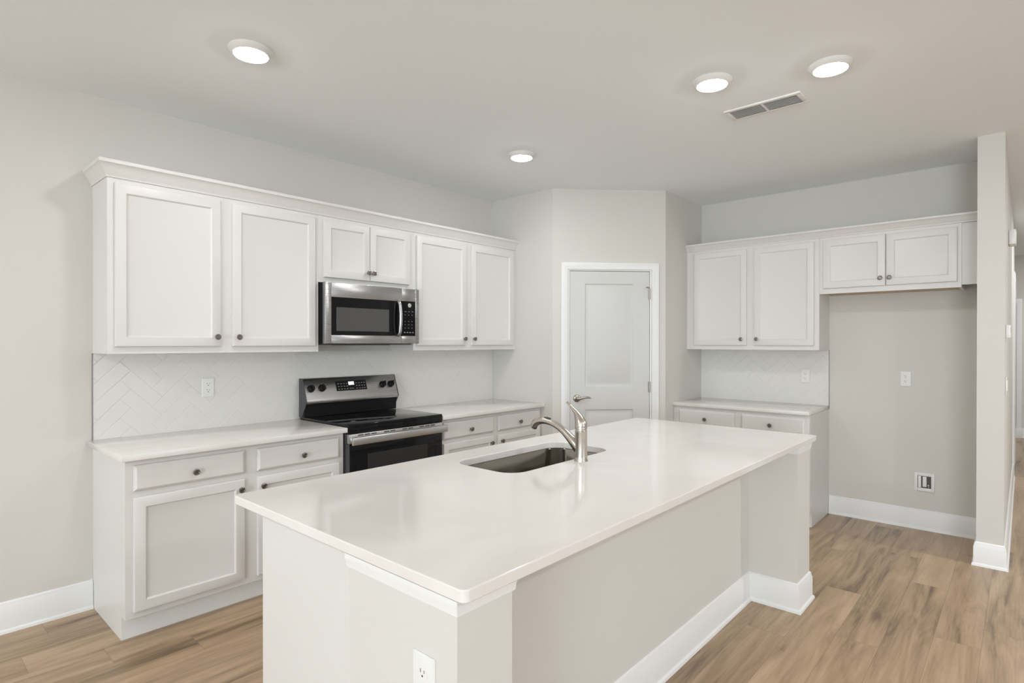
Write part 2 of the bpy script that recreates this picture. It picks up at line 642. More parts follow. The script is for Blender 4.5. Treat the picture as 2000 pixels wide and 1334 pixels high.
def knob(parent, x, y, z):
    o = bpy.data.objects.new('knob', KNOB)
    COL.objects.link(o)
    o.parent = parent
    o.location = (x, y, z)
    return o


def upper_cabinet(label, loc, rz, wd, dp, z1, doors, knob_z, group, doorz, name='upper_cabinet'):
    """local: x to the right, wall at y = 0, front towards -y, z from the cabinet's underside"""
    t = thing(name, label, 'cabinet', loc, rz, group)
    b = MB()
    b.box(0, wd, -dp, -0.001, 0.012, z1)
    b.box(0, 0.019, -dp + 0.0, -0.001, 0, 0.012); b.box(wd - 0.019, wd, -dp, -0.001, 0, 0.012)
    b.box(0.019, wd - 0.019, -dp, -dp + 0.019, 0, 0.012)
    b.build('body', M_CAB, t)
    for (x0, x1, kx) in doors:
        d = panel_front(x0, x1, doorz[0], doorz[1], -dp - 0.001).build('door', M_CAB, t)
        knob(d, kx, -dp - 0.02, knob_z)
    return t


def base_cabinet(label, loc, rz, wd, fronts, group, left_open=True):
    t = thing('base_cabinet', label, 'cabinet', loc, rz, group)
    D, TK, TH, TOP = 0.586, 0.515, 0.115, CT - 0.031
    b = MB()
    prof = [(-0.001, 0), (-TK, 0), (-TK, TH), (-D, TH), (-D, TOP), (-0.001, TOP)]
    b.prism(prof, lambda p: Vector((0, p[0], p[1])), lambda p: Vector((wd, p[0], p[1])))
    b.build('body', M_CAB, t)
    tk = MB()
    tk.box(0.0, wd, -TK - 0.006, -TK - 0.0005, 0, TH - 0.002)
    tk.build('toe_kick', M_TRIM, t)
    for (x0, x1, kx, kdx) in fronts:
        d = slab_front(x0, x1, 0.722, 0.845, -D - 0.001).build('drawer', M_CAB, t)
        knob(d, kx, -D - 0.02, 0.775)
        d = panel_front(x0, x1, 0.146, 0.692, -D - 0.001).build('door', M_CAB, t)
        knob(d, kdx, -D - 0.02, 0.640)
    return t


ZU = 1.3715
GU = 'white wall cabinets'
GB = 'white base cabinets with drawers over doors'
DZ = (1.4085 - ZU, 2.243 - ZU)
ZT = 2.267 - ZU
upper_cabinet('white wall cabinet with two large doors, left of the microwave', (0, 0, ZU), 0, 1.1608, 0.289, ZT,
              [(0.030, 0.543, 0.520), (0.610, 1.133, 0.640)], 1.462 - ZU, GU, DZ)
upper_cabinet('short white wall cabinet with two doors directly above the microwave', (1.1613, 0, 1.829), 0, 0.7832, 0.289, 2.267 - 1.829,
              [(1.195 - 1.1613, 1.5485 - 1.1613, 1.528 - 1.1613), (1.5515 - 1.1613, 1.903 - 1.1613, 1.573 - 1.1613)], 1.917 - 1.829, GU, (1.863 - 1.829, 2.243 - 1.829))
upper_cabinet('white wall cabinet with two doors right of the microwave, ending at the corner', (1.945, 0, ZU), 0, XC - 1.946, 0.289, ZT,
              [(1.970 - 1.945, 2.485 - 1.945, 2.458 - 1.945), (2.547 - 1.945, 3.068 - 1.945, 2.568 - 1.945)], 1.462 - ZU, GU, DZ)
DR = XR - 4.2637
upper_cabinet('white wall cabinet with two doors above the counter on the right wall', (XR, EY, ZU), RIGHT, -(YE - EY), DR, ZT,
              [(0.072, 0.546, 0.505), (0.606, 1.078, 0.636)], 1.463 - ZU, GU, DZ)
fc = upper_cabinet('short wide white wall cabinet over the empty refrigerator space', (XR, YE - 0.001, 1.82), RIGHT, 0.897, DR, 2.267 - 1.82,
                   [(0.027, 0.4485, 0.418), (0.4535, 0.874, 0.476)], 1.917 - 1.82, GU, (1.861 - 1.82, 2.243 - 1.82))
f = MB()
f.box(0.8975, -(PY1 - YE) - 0.002, -DR + 0.006, -DR + 0.026, 0.018, 2.267 - 1.82)
f.build('filler_panel', M_CAB, fc)
f = MB()
f.box(0.02, 0.877, -DR + 0.02, -0.002, 0.006, 0.0115)
f.build('underside', M_UNDER, fc)['label'] = 'raw wood underside'

base_cabinet('white base cabinet with two drawers and two doors, left of the range', (0, 0, 0), 0, 1.1608,
             [(0.032, 0.551, 0.300, 0.526), (0.621, 1.126, 0.884, 0.646)], GB)
base_cabinet('white base cabinet with drawers right of the range, behind the sink', (1.945, 0, 0), 0, XC - 1.946,
             [(1.975 - 1.945, 2.502 - 1.945, 2.244 - 1.945, 2.470 - 1.945), (2.557 - 1.945, 3.085 - 1.945, 2.812 - 1.945, 2.590 - 1.945)], GB)
base_cabinet('white base cabinet with two drawers on the right wall beside the refrigerator space', (XR, EY - 0.0005, 0), RIGHT, -(YE - EY) - 0.001,
             [(0.055, 0.544, 0.298, 0.515), (0.600, 1.082, 0.831, 0.628)], GB)

# crown mouldings
CROWN = [(0, 2.268), (0.006, 2.268), (0.008, 2.281), (0.014, 2.288), (0.020, 2.303), (0.030, 2.320), (0.038, 2.330), (0.043, 2.333), (0.043, 2.350), (0.036, 2.352), (0, 2.352)]
o = MB().sweep([(0, -0.001), (0, -0.2895), (XC - 0.001, -0.2895)], CROWN, xy, side=-1).build('crown_moulding', M_CAB)
tag(o, 'white crown moulding along the cabinet tops of the range wall', 'moulding', 'crown mouldings')
CR2 = [(a, 2.268 + (z - 2.268) * 0.74) for a, z in CROWN]
o = MB().sweep([(4.2632, EY - 0.001), (4.2632, PY1 + 0.001)], CR2, xy, side=-1).build('crown_moulding', M_CAB)
tag(o, 'white crown moulding along the cabinet tops of the right wall', 'moulding', 'crown mouldings')

# ------------------------------------------------------------------ worktops
def worktop(label, x0, x1, y0, y1, group='white quartz worktops'):
    o = MB().box(x0, x1, y0, y1, CT - 0.03, CT, 0.003).build('countertop', M_QUARTZ)
    return tag(o, label, 'countertop', group)


worktop('white quartz worktop on the base cabinet left of the range', -0.027, BX0, -0.634, -0.010)
worktop('white quartz worktop right of the range, running into the corner', BX1, XC - 0.001, -0.634, -0.010)
worktop('white quartz worktop on the right wall beside the refrigerator space', XR - 0.6115, XR - 0.010, YE, EY - 0.001)


# ------------------------------------------------------------------ tile backsplashes
def herringbone(label, length, z0, z1, loc, rz, trim_at):
    m = MB()
    t = bmesh.new()
    wd, n = 0.074, 3
    ca = cos(pi / 4)
    gap = 0.0008
    R = int((length + 1.2) / wd / ca) + 6
    for i in range(-R, R):
        for jj in range(-R, R):
            q = (i - jj) % (2 * n)
            if q == 0:
                x0, x1, y0, y1 = i, i + n, jj, jj + 1
            elif q == 2 * n - 1:
                x0, x1, y0, y1 = i, i + 1, jj, jj + n
            else:
                continue
            cx, cy = (x0 + x1) / 2 * wd, (y0 + y1) / 2 * wd
            px, pz = (cx - cy) * ca + 0.02, (cx + cy) * ca + 0.03
            if px < -0.2 or px > length + 0.2 or pz < -0.2 or pz > (z1 - z0) + 0.2:
                continue
            tl = random.uniform(-0.0004, 0.0004)
            tilt = random.uniform(-0.0007, 0.0007)
            rings = []
            for o, d in ((gap, 0.0035), (gap, 0.0070), (gap + 0.0006, 0.0076), (gap + 0.0022, 0.0080)):
                ring = []
                for (a, b) in ((x0 * wd + o, y0 * wd + o), (x1 * wd - o, y0 * wd + o), (x1 * wd - o, y1 * wd - o), (x0 * wd + o, y1 * wd - o)):
                    k = d + (tl + tilt * ((a - cx) + (b - cy)) / 0.1 if d > 0.006 else 0)
                    ring.append(Vector(((a - b) * ca + 0.02, -k, (a + b) * ca + 0.03)))
                rings.append(ring)
            vs = [[t.verts.new(p) for p in r] for r in rings]
            for a, b in zip(vs[:-1], vs[1:]):
                for k in range(4):
                    t.faces.new((a[k], a[(k + 1) % 4], b[(k + 1) % 4], b[k]))
            t.faces.new(vs[-1])
    for co, no in (((0, 0, 0), (-1, 0, 0)), ((length, 0, 0), (1, 0, 0)), ((0, 0, 0), (0, 0, -1)), ((0, 0, z1 - z0), (0, 0, 1))):
        g = t.verts[:] + t.edges[:] + t.faces[:]
        bmesh.ops.bisect_plane(t, geom=g, plane_co=co, plane_no=no, clear_outer=True)
    root = thing('tile_backsplash', label, 'backsplash', loc, rz, 'herringbone backsplashes')
    m.merge(t)
    m.build('tiles', M_TILE, root, smooth=False)
    MB().box(0, length, -0.0068, -0.0003, 0, z1 - z0).build('grout_bed', M_GROUT, root)
    e = MB()
    e.box(*((-0.004, -0.0004) if trim_at == 0 else (length + 0.0004, length + 0.004)), -0.0095, -0.0003, 0, z1 - z0)
    e.build('edge_trim', M_EDGE, root)['label'] = 'thin dark metal edge trim'
    return root


herringbone('white herringbone tile backsplash on the wall behind the range', XC - 0.002, 0.876, ZU - 0.001, (0.0, 0, 0.876), 0, 0)
herringbone('white herringbone tile backsplash under the cabinets on the right wall', -(YE - EY) - 0.002, 0.876, ZU - 0.001, (XR, EY - 0.001, 0.876), RIGHT, 1)

# ------------------------------------------------------------------ island
IX0, IX1, IY0, IY1 = 0.034, 2.7946, -2.866, -1.710
isl = thing('kitchen_island', 'white kitchen island with panelled end and recessed seating side, in the foreground', 'kitchen island', (0, 0, 0))
FP = [(0.045, -2.416), (0.045, -2.833), (0.223, -2.833), (0.223, -2.598), (2.476, -2.598), (2.476, -2.850), (2.705, -2.850), (2.705, -2.416)]
w = MB()
w.prism(FP, lambda p: Vector((p[0], p[1], 0)), lambda p: Vector((p[0], p[1], CT - 0.031)))
w.build('half_wall', M_WALL, isl)['label'] = 'painted half wall with end pilasters'
c = MB()
CY = -1.775
prof = [(-2.4155, 0), (CY - 0.07, 0), (CY - 0.07, 0.115), (CY, 0.115), (CY, CT - 0.031), (-2.4155, CT - 0.031)]
c.prism(prof, lambda p: Vector((0.108, p[0], p[1])), lambda p: Vector((0.127, p[0], p[1])))
c.prism(prof, lambda p: Vector((2.621, p[0], p[1])), lambda p: Vector((2.640, p[0], p[1])))
c.box(0.127, 2.621, -2.41, CY, 0.115, 0.134)
c.box(0.127, 2.621, CY - 0.076, CY - 0.07, 0, 0.115)
c.box(0.127, 2.621, CY - 0.019, CY, 0.134, CT - 0.031)
c.build('cabinet_body', M_CAB, isl)
xs = 0.120
for wd in (0.60, 0.39, 0.39, 0.60, 0.53):
    # mirrored framed fronts on the working side
    m = MB()
    x0, x1, z0, z1, t = xs + 0.012, xs + wd - 0.012, 0.146, 0.845, 0.019
    P = lambda o_, d: [Vector((x0 + o_, CY + 0.001 + d, z0 + o_)), Vector((x1 - o_, CY + 0.001 + d, z0 + o_)), Vector((x1 - o_, CY + 0.001 + d, z1 - o_)), Vector((x0 + o_, CY + 0.001 + d, z1 - o_))]
    m.loops([P(0, 0), P(0, t - 0.006), P(0.006, t), P(0.048, t), P(0.055, t - 0.009)])
    d = m.build('door', M_CAB, isl)
    k = knob(d, x1 - 0.03, CY + 0.02, 0.79)
    k.rotation_euler = (0, 0, pi)
    xs += wd
ibase = [(0.045, -2.416), (0.045, -2.833), (0.223, -2.833), (0.223, -2.598), (2.476, -2.598), (2.476, -2.850), (2.705, -2.850), (2.705, -2.416)]
MB().sweep(ibase, BASE, xy, side=-1).build('baseboard', M_TRIM, isl)
zt = CT - 0.031
CAPT = [(0.0005, zt + 0.0005), (0.0095, zt + 0.0005), (0.0095, zt - 0.012), (0.0075, zt - 0.018), (0.006, zt - 0.034), (0.0005, zt - 0.036)]
MB().sweep([(0.106, -2.416), (0.045, -2.416), (0.045, -2.833), (0.223, -2.833), (0.223, -2.64)], CAPT, xy, side=-1).build('top_trim', M_TRIM, isl)
MB().sweep([(2.476, -2.64), (2.476, -2.850), (2.705, -2.850), (2.705, -2.416), (2.642, -2.416)], CAPT, xy, side=-1).build('top_trim', M_TRIM, isl)


def rrect(x0, x1, y0, y1, r, n=8):
    pts = []
    for cx, cy, a in ((x1 - r, y1 - r, 0), (x0 + r, y1 - r, pi / 2), (x0 + r, y0 + r, pi), (x1 - r, y0 + r, 3 * pi / 2)):
        for k in range(n + 1):
            an = a + pi / 2 * k / n
            pts.append((cx + r * cos(an), cy + r * sin(an)))
    return pts


SX0, SX1, SY0, SY1, SR = 0.905, 1.645, -2.228, -1.868, 0.085
m = MB()
bm = m.bm


def ring_at(x0, x1, y0, y1, r, z, n=8):
    return [bm.verts.new((a, b, z)) for a, b in rrect(x0, x1, y0, y1, r, n)]


def skin(a, b):
    n = len(a)
    for i in range(n):
        bm.faces.new((a[i], a[(i + 1) % n], b[(i + 1) % n], b[i]))


e = 0.003
zb = CT - 0.03
out = [ring_at(IX0 + o, IX1 - o, IY0 + o, IY1 - o, 0.018 - o, z) for o, z in ((e, zb), (0, zb + e), (0, CT - e), (0.001, CT - 0.001), (e, CT))]
inn = [ring_at(SX0 - o, SX1 + o, SY0 - o, SY1 + o, SR + o, z) for o, z in ((0, zb), (0, CT - e), (0.001, CT - 0.001), (e, CT))]
for a, b in list(zip(out[:-1], out[1:])) + list(zip(inn[:-1], inn[1:])):
    skin(a, b)
for a, b in ((out[-1], inn[-1]), (out[0], inn[0])):
    ed = []
    for L_ in (a, b):
        for i in range(len(L_)):
            ed.append(bm.edges.get((L_[i], L_[(i + 1) % len(L_)])))
    bmesh.ops.triangle_fill(bm, use_beauty=True, use_dissolve=False, edges=ed)
ict = m.build('countertop', M_QUARTZ, smooth=False)
tag(ict, 'large white quartz worktop of the island with the sink cut into it', 'countertop', 'white quartz worktops')

# sink
sink = thing('kitchen_sink', 'stainless steel undermount sink in the island worktop', 'sink', ((SX0 + SX1) / 2, (SY0 + SY1) / 2, 0.68))
m = MB()
bm = m.bm
cx, cy = (SX0 + SX1) / 2, (SY0 + SY1) / 2
hw, hh = (SX1 - SX0) / 2 + 0.004, (SY1 - SY0) / 2 + 0.004
rs = []
for o, z, r in ((0.022, zb - 0.0012, SR + 0.022), (0.0, zb - 0.0012, SR), (-0.003, zb - 0.006, SR), (-0.006, 0.74, SR), (-0.012, 0.712, SR - 0.004), (-0.025, 0.697, SR - 0.012), (-0.045, 0.690, SR - 0.03), (-0.12, 0.687, 0.04)):
    rs.append([bm.verts.new((a, b, z - 0.68)) for a, b in rrect(-hw - o, hw + o, -hh - o, hh + o, max(r, 0.01))])
for a, b in zip(rs[:-1], rs[1:]):
    skin(a, b)
bm.faces.new(rs[-1])
m.build('basin', M_SINK, sink)
dm = MB()
dm.lathe([(0.0, 0.0085), (0.02, 0.0085), (0.03, 0.0095), (0.042, 0.0115), (0.045, 0.0085), (0.045, 0.0075), (0, 0.0075)], (0, -0.05, 0))
dm.build('drain', M_NICKEL, sink)

# faucet: everything lies in the vertical plane x = 1.31, spout pointing to the range wall
fx, fy = 1.31, -2.274
fa = thing('kitchen_faucet', 'brushed nickel single-lever faucet standing on the island behind the sink', 'faucet', (fx, fy, CT))
b = MB()
b.lathe([(0, 0), (0.031, 0), (0.031, 0.003), (0.0285, 0.008), (0.0275, 0.02), (0.0272, 0.128), (0.0278, 0.130), (0.0278, 0.134), (0.0255, 0.136), (0.0255, 0.1435), (0.0278, 0.145), (0.0275, 0.150), (0, 0.150)])
b.build('body', M_NICKEL, fa)


def bez(pts, n):
    """Catmull-Rom resample of (y, z, r) control points"""
    out_ = []
    P = [Vector(p) for p in pts]
    for i in range(len(P) - 1):
        p0, p1, p2, p3 = P[max(i - 1, 0)], P[i], P[i + 1], P[min(i + 2, len(P) - 1)]
        for k in range(n):
            t = k / n
            out_.append(0.5 * ((2 * p1) + (-p0 + p2) * t + (2 * p0 - 5 * p1 + 4 * p2 - p3) * t * t + (-p0 + 3 * p1 - 3 * p2 + p3) * t ** 3))
    out_.append(P[-1])
    return out_


sp_ = bez([(0.000, 0.040, 0.024), (0.030, 0.072, 0.024), (0.064, 0.100, 0.0195), (0.105, 0.130, 0.0165), (0.150, 0.150, 0.015), (0.195, 0.160, 0.0155), (0.235, 0.158, 0.0175), (0.262, 0.145, 0.0185), (0.272, 0.128, 0.0165)], 5)
b = MB()
b.tube([(0, p.x, p.y) for p in sp_], [p.z for p in sp_], 20)
spout = b.build('spout', M_NICKEL, fa)
b = MB()
b.tube([(0, 0.268, 0.131), (0, 0.2705, 0.122), (0, 0.272, 0.118)], [0.0145, 0.0145, 0.012], 20)
b.build('aerator', M_CHAR, spout)
b = MB()
b.tube([(0, 0.172, 0.1735), (0, 0.190, 0.1762), (0, 0.208, 0.1766)], [0.004, 0.006, 0.004], 12, (1.4, 0.5))
b.build('spray_button', M_SLOT, spout)['label'] = 'black spray button'
hl = bez([(0.000, 0.1505, 0.0272), (0.000, 0.162, 0.0270), (0.004, 0.176, 0.0245), (0.014, 0.196, 0.0185), (0.026, 0.212, 0.0125), (0.044, 0.230, 0.0075), (0.062, 0.246, 0.0055), (0.078, 0.256, 0.0045)], 5)
b = MB()
rings = []
for i, p in enumerate(hl):
    q0, q1 = hl[max(i - 1, 0)], hl[min(i + 1, len(hl) - 1)]
    t = Vector((0, q1.x - q0.x, q1.y - q0.y)).normalized()
    sd = Vector((1, 0, 0))
    up = t.cross(sd)
    fl = 1.0 if p.z > 0.012 else 1.0 + (0.012 - p.z) * 60
    rings.append([Vector((0, p.x, p.y)) + p.z * (sd * cos(2 * pi * k / 20) * fl + up * sin(2 * pi * k / 20)) for k in range(20)])
b.loops(rings)
b.build('lever_handle', M_NICKEL, fa)

# ------------------------------------------------------------------ microwave
mw = thing('microwave', 'stainless over-the-range microwave with black glass door', 'microwave', (1.1655, 0, 1.4235))
MW, MH = 0.7735, 0.4025
MB().box(0, MW, -0.335, -0.012, 0, MH - 0.001, 0.003).build('body', M_BLACKM, mw)
XD = 0.612                        # seam between door and control column
dr = MB()
# stainless door frame around the glass
yf, yb = -0.366, -0.3355
gx0, gz0, gz1 = 0.046, 0.056, 0.307
dr.box(0, gx0, yf, yb, 0, MH, 0.002); dr.box(gx0, XD, yf, yb, gz1, MH, 0.002); dr.box(gx0, XD, yf, yb, 0, gz0, 0.002)
door = dr.build('door', M_STEEL, mw)
MB().box(gx0, XD, yf + 0.001, yb, gz0, gz1).build('door_glass', M_BLACK, door)
MB().box(0.083, 0.502, yf - 0.0006, yf + 0.001, 0.084, 0.241, 0.0002, 1).build('door_window', M_SMOKE, door)
hb = MB()
hp = bez([(-0.366, gz0 + 0.004, 0.012), (-0.384, 0.075, 0.012), (-0.394, 0.13, 0.012), (-0.397, 0.18, 0.012), (-0.394, 0.235, 0.012), (-0.384, 0.288, 0.012), (-0.366, gz1 - 0.004, 0.012)], 4)
hb.tube([(0.582, p.x, p.y) for p in hp], [0.013] * len(hp), 12)
hb.build('handle', M_STEEL, door)
cp = MB()
cp.box(XD + 0.002, MW - 0.035, yf, yb, gz1 + 0.003, MH, 0.002); cp.box(XD + 0.002, MW - 0.035, yf, yb, 0, gz0, 0.002); cp.box(MW - 0.035, MW, yf, yb, 0, MH, 0.002)
cpo = cp.build('control_column', M_STEEL, mw)
pan = MB().box(XD + 0.002, MW - 0.035, yf + 0.001, yb, gz0, gz1 + 0.003).build('control_panel', M_BLACK, cpo)
em = MB()
em.lathe([(0, 0), (0.0155, 0), (0.0155, 0.0012), (0.012, 0.0022), (0, 0.0022)], (0.686, yf + 0.001, 0.281), (0, -1, 0), 28)
em.build('emblem', M_EMBLEM, cpo)['label'] = 'round silver emblem'
def key(x0, x1, z0, z1):
    MB().box(x0, x1, yf + 0.0004, yf + 0.001, z0, z1).build('key', M_MARK, cpo, smooth=False)


for r_ in (0, 1, 3, 4, 5):
    for c_ in range(3):
        z = 0.232 - r_ * 0.024
        x = 0.640 + c_ * 0.032
        key(x, x + (0.016 if r_ == 0 else 0.009), z, z + 0.004)
for c_ in range(4):
    key(0.634 + c_ * 0.025, 0.648 + c_ * 0.025, 0.078, 0.085)
un = MB()
un.box(0.03, MW - 0.03, -0.31, -0.06, -0.008, -0.0005)
for k in range(12):
    un.box(0.20, 0.56, -0.30 + k * 0.018, -0.294 + k * 0.018, -0.011, -0.008)
un.build('underside_grille', M_SLOT, mw)

# ------------------------------------------------------------------ range
RX0, RX1 = 1.1715, 1.9365
RW = RX1 - RX0
rg = thing('electric_range', 'stainless and black glass freestanding range between the base cabinets', 'range', (RX0, 0, 0))
bd = MB()
bd.box(0, RW, -0.60, -0.03, 0.06, 0.895)
bd.box(0.03, RW - 0.03, -0.56, -0.06, 0.0, 0.06)
bd.build('body', M_CHAR, rg)
ck = MB()
ck.box(0.0, RW, -0.632, -0.03, 0.8955, 0.9185, 0.004)
ck.box(0.0, RW, -0.632, -0.600, 0.861, 0.899, 0.003)
ck.build('cooktop', M_BLACK, rg)
dr = MB()
dr.box(0.002, RW - 0.002, -0.632, -0.601, 0.225, 0.8, 0.003)
dr = dr.build('oven_door', M_BLACK, rg)
MB().box(0.138, 0.628, -0.6328, -0.6315, 0.40, 0.724, 0.0004, 1).build('oven_window', M_OVENWIN, dr)
MB().box(0.0005, 0.0055, -0.6335, -0.6012, 0.225, 0.8).build('door_edge', M_CHAR, dr)
vt = MB()
vt.box(0.002, RW - 0.002, -0.634, -0.601, 0.801, 0.859, 0.002)
vto = vt.build('vent_trim', M_STEELB, dr)
for k in range(13):
    if k not in (3, 6, 9):
        x = 0.065 + k * 0.049
        MB().box(x, x + 0.040, -0.6346, -0.633, 0.846, 0.853).build('vent_slot', M_SLOT, dr, smooth=False)
hb = MB()
hb.box(-0.006, RW + 0.004, -0.690, -0.672, 0.797, 0.846, 0.006)
hb.box(0.012, 0.045, -0.674, -0.632, 0.806, 0.838, 0.003); hb.box(RW - 0.045, RW - 0.012, -0.674, -0.632, 0.806, 0.838, 0.003)
hb.build('handle', M_STEELB, dr)
dw = MB()
dw.box(0.002, RW - 0.002, -0.632, -0.601, 0.062, 0.218, 0.003)
dw.build('storage_drawer', M_STEEL, rg)
# backguard: sloped stainless control panel above a black riser
bg = MB()
bp_ = [(-0.02, 0.919), (-0.088, 0.919), (-0.092, 1.003), (-0.02, 1.003)]
bg.prism(bp_, lambda p: Vector((0.0, p[0], p[1])), lambda p: Vector((RW, p[0], p[1])))
bgo = bg.build('backguard', M_BLACKM, rg)
pp = [(-0.02, 1.0035), (-0.104, 1.0035), (-0.116, 1.010), (-0.119, 1.022), (-0.117, 1.034), (-0.066, 1.174), (-0.058, 1.181), (-0.020, 1.181)]
bg = MB()
bg.prism(pp, lambda p: Vector((0.004, p[0], p[1])), lambda p: Vector((RW - 0.004, p[0], p[1])))
pno = bg.build('control_panel', M_STEEL, rg)
for x0, x1 in ((-0.002, 0.0035), (RW - 0.0035, RW + 0.002)):
    ec = MB()
    pe = [(-0.0195, 0.919), (-0.06, 0.919), (-0.106, 1.0), (-0.121, 1.022), (-0.1185, 1.036), (-0.067, 1.176), (-0.059, 1.1825), (-0.0195, 1.1825)]
    ec.prism(pe, lambda p: Vector((x0, p[0], p[1])), lambda p: Vector((x1, p[0], p[1])))
    ec.build('end_cap', M_CHAR, pno)
# frame on the sloped face
A0, A1 = Vector((0, -0.117, 1.034)), Vector((0, -0.066, 1.174))
su = (A1 - A0).normalized()
sn = Vector((0, -su.z, su.y))


def on_panel(x, s, n=0.0):
    return Vector((x, 0, 0)) + A0 + su * s + sn * n


for kx in (0.047, 0.131, 0.636, 0.712):
    kb = MB()
    c0 = on_panel(kx, 0.083, 0)
    kb.lathe([(0, 0), (0.026, 0), (0.026, 0.003), (0.023, 0.006), (0.0215, 0.022), (0.019, 0.025), (0, 0.025)], c0, sn, 24)
    g = bmesh.new()
    bmesh.ops.create_cube(g, size=1, matrix=Matrix.Diagonal((0.010, 0.012, 0.042, 1)))
    rot = Matrix((Vector((1, 0, 0)), sn, su)).transposed().to_4x4()
    kb.merge(g, Matrix.Translation(c0 + sn * 0.030) @ rot @ Matrix.Rotation(radians(35 if kx > 0.5 else -20), 4, 'Y'))
    kb.build('knob', M_BLACKM, pno)


def plate_on(m_, x0, x1, s0, s1, n0, n1):
    m_.loops([[on_panel(x0, s0, n), on_panel(x1, s0, n), on_panel(x1, s1, n), on_panel(x0, s1, n)] for n in (n0, n1)])


pl = MB(); plate_on(pl, 0.242, 0.494, 0.054, 0.127, 0.0, 0.0015)
dsp = pl.build('display_panel', M_BLACK, pno)
pl = MB(); plate_on(pl, 0.345, 0.391, 0.094, 0.119, 0.0016, 0.002)
pl.build('clock_screen', M_SCREEN, pno)
for s_ in (0.064, 0.084, 0.104):
    for x in (0.256, 0.279, 0.302, 0.325, 0.404, 0.427, 0.450, 0.471):
        pl = MB(); plate_on(pl, x, x + 0.012, s_, s_ + 0.005, 0.0016, 0.0019)
        pl.build('key', M_MARK, pno, smooth=False)
for x in (0.350, 0.368):
    pl = MB(); plate_on(pl, x, x + 0.014, 0.066, 0.070, 0.0016, 0.0019)
    pl.build('key', M_MARK, pno, smooth=False)


# ------------------------------------------------------------------ electrical plates
def outlet(label, loc, rz, group='duplex outlets', w_=0.072, h_=0.116):
    """front towards local -y, wall plane at y = 0"""
    t = thing('outlet', label, 'outlet', loc, rz, group)
    P = lambda o, d: [Vector((-w_ / 2 + o, -d, -h_ / 2 + o)), Vector((w_ / 2 - o, -d, -h_ / 2 + o)), Vector((w_ / 2 - o, -d, h_ / 2 - o)), Vector((-w_ / 2 + o, -d, h_ / 2 - o))]
    MB().loops([P(0, 0), P(0, 0.003), P(0.003, 0.0062), P(0.006, 0.0068)]).build('cover_plate', M_PLASTIC, t)
    for s in (-1, 1):
        m_ = MB()
        zc = s * 0.0195
        poly = [(0.017 * cos(a), 0.0145 * max(-0.93, min(0.93, sin(a) * 1.1))) for a in [2 * pi * k / 24 for k in range(24)]]
        m_.prism(poly, lambda p: Vector((p[0], -0.0064, zc + p[1])), lambda p: Vector((p[0], -0.0080, zc + p[1])))
        r_ = m_.build('socket', M_PLASTIC, t)
        q = MB()
        q.box(-0.0075, -0.0055, -0.0083, -0.0078, zc + 0.000, zc + 0.009)
        q.box(0.0055, 0.0075, -0.0083, -0.0078, zc + 0.001, zc + 0.008)
        q.lathe([(0, 0), (0.0026, 0), (0.0026, 0.0005), (0, 0.0005)], (0, -0.0078, zc - 0.0065), (0, -1, 0), 10)
        q.build('slots', M_SLOT, r_)
    q = MB()
    q.lathe([(0, 0), (0.0032, 0), (0.0026, 0.001), (0, 0.0012)], (0, -0.0067, 0), (0, -1, 0), 12)
    q.build('screw', M_PLASTIC, t)
    return t


outlet('white outlet on the tile backsplash above the left worktop', (0.582, -0.0088, 1.155), 0)
outlet('white outlet on the tile backsplash of the right wall', (XR - 0.0088, -2.338, 1.145), RIGHT)
outlet('white outlet high on the wall of the empty refrigerator space', (XR - 0.0002, -3.056, 1.150), RIGHT)
outlet('white outlet on the near end of the island below the worktop', (0.0448, -2.725, 0.657), RIGHT, w_=0.076, h_=0.122)

# refrigerator water box, recessed plate with supply valve
wb = thing('water_supply_box', 'square white water supply box low on the refrigerator space wall', 'supply box', (XR, -3.177, 0.365), RIGHT)
fr = MB()
hw_, hh_, ih, iv = 0.063, 0.070, 0.043, 0.046
for a in ((-hw_, -ih, -hh_, hh_), (ih, hw_, -hh_, hh_), (-ih, ih, iv, hh_), (-ih, ih, -hh_, -iv)):
    fr.box(a[0], a[1], -0.009, -0.0004, a[2], a[3], 0.0015)
fr.build('frame', M_PLASTIC, wb)
MB().box(-ih, ih, -0.0022, -0.0004, -iv, iv).build('recess', M_RECESS_SHADE, wb)
v = MB()
v.box(-0.010, 0.014, -0.0075, -0.0022, -0.036, 0.042, 0.001)
v.box(-0.040, -0.020, -0.006, -0.0022, -0.044, 0.044, 0.001)
v.build('inner_box', M_PLASTIC, wb)
v = MB()
v.lathe([(0, 0), (0.008, 0), (0.008, 0.010), (0.0055, 0.012), (0, 0.012)], (0.027, -0.0022, -0.022), (0, -1, 0), 14)
v.tube([(0.027, -0.008, -0.03), (0.027, -0.008, -0.044)], 0.0045, 10)
v.build('valve', M_NICKEL, wb)

# devices on the hall face of the partition
ch = MB()
ch.box(4.90, 5.06, PY0 - 0.045, PY0 - 0.0005, 2.170, 2.285, 0.012, 3)
tag(ch.build('door_chime', M_PLASTIC), 'white box mounted high on the hall side of the partition', 'chime')
th = thing('thermostat', 'small white thermostat on the hall side of the partition', 'thermostat', (4.20, PY0, 1.505))
MB().box(-0.05, 0.05, -0.026, -0.0005, -0.043, 0.043, 0.005, 3).build('case', M_PLASTIC, th)
MB().box(-0.03, 0.03, -0.0268, -0.0258, -0.005, 0.03).build('screen', M_SMOKE, th)
sw = thing('light_switch', 'white light switch plate below the thermostat on the partition', 'switch', (4.16, PY0, 1.15))
MB().box(-0.058, 0.058, -0.007, -0.0005, -0.058, 0.058, 0.003).build('plate', M_PLASTIC, sw)
for x in (-0.023, 0.023):
    MB().box(x - 0.016, x + 0.016, -0.012, -0.0065, -0.033, 0.033, 0.002).build('rocker', M_PLASTIC, sw)

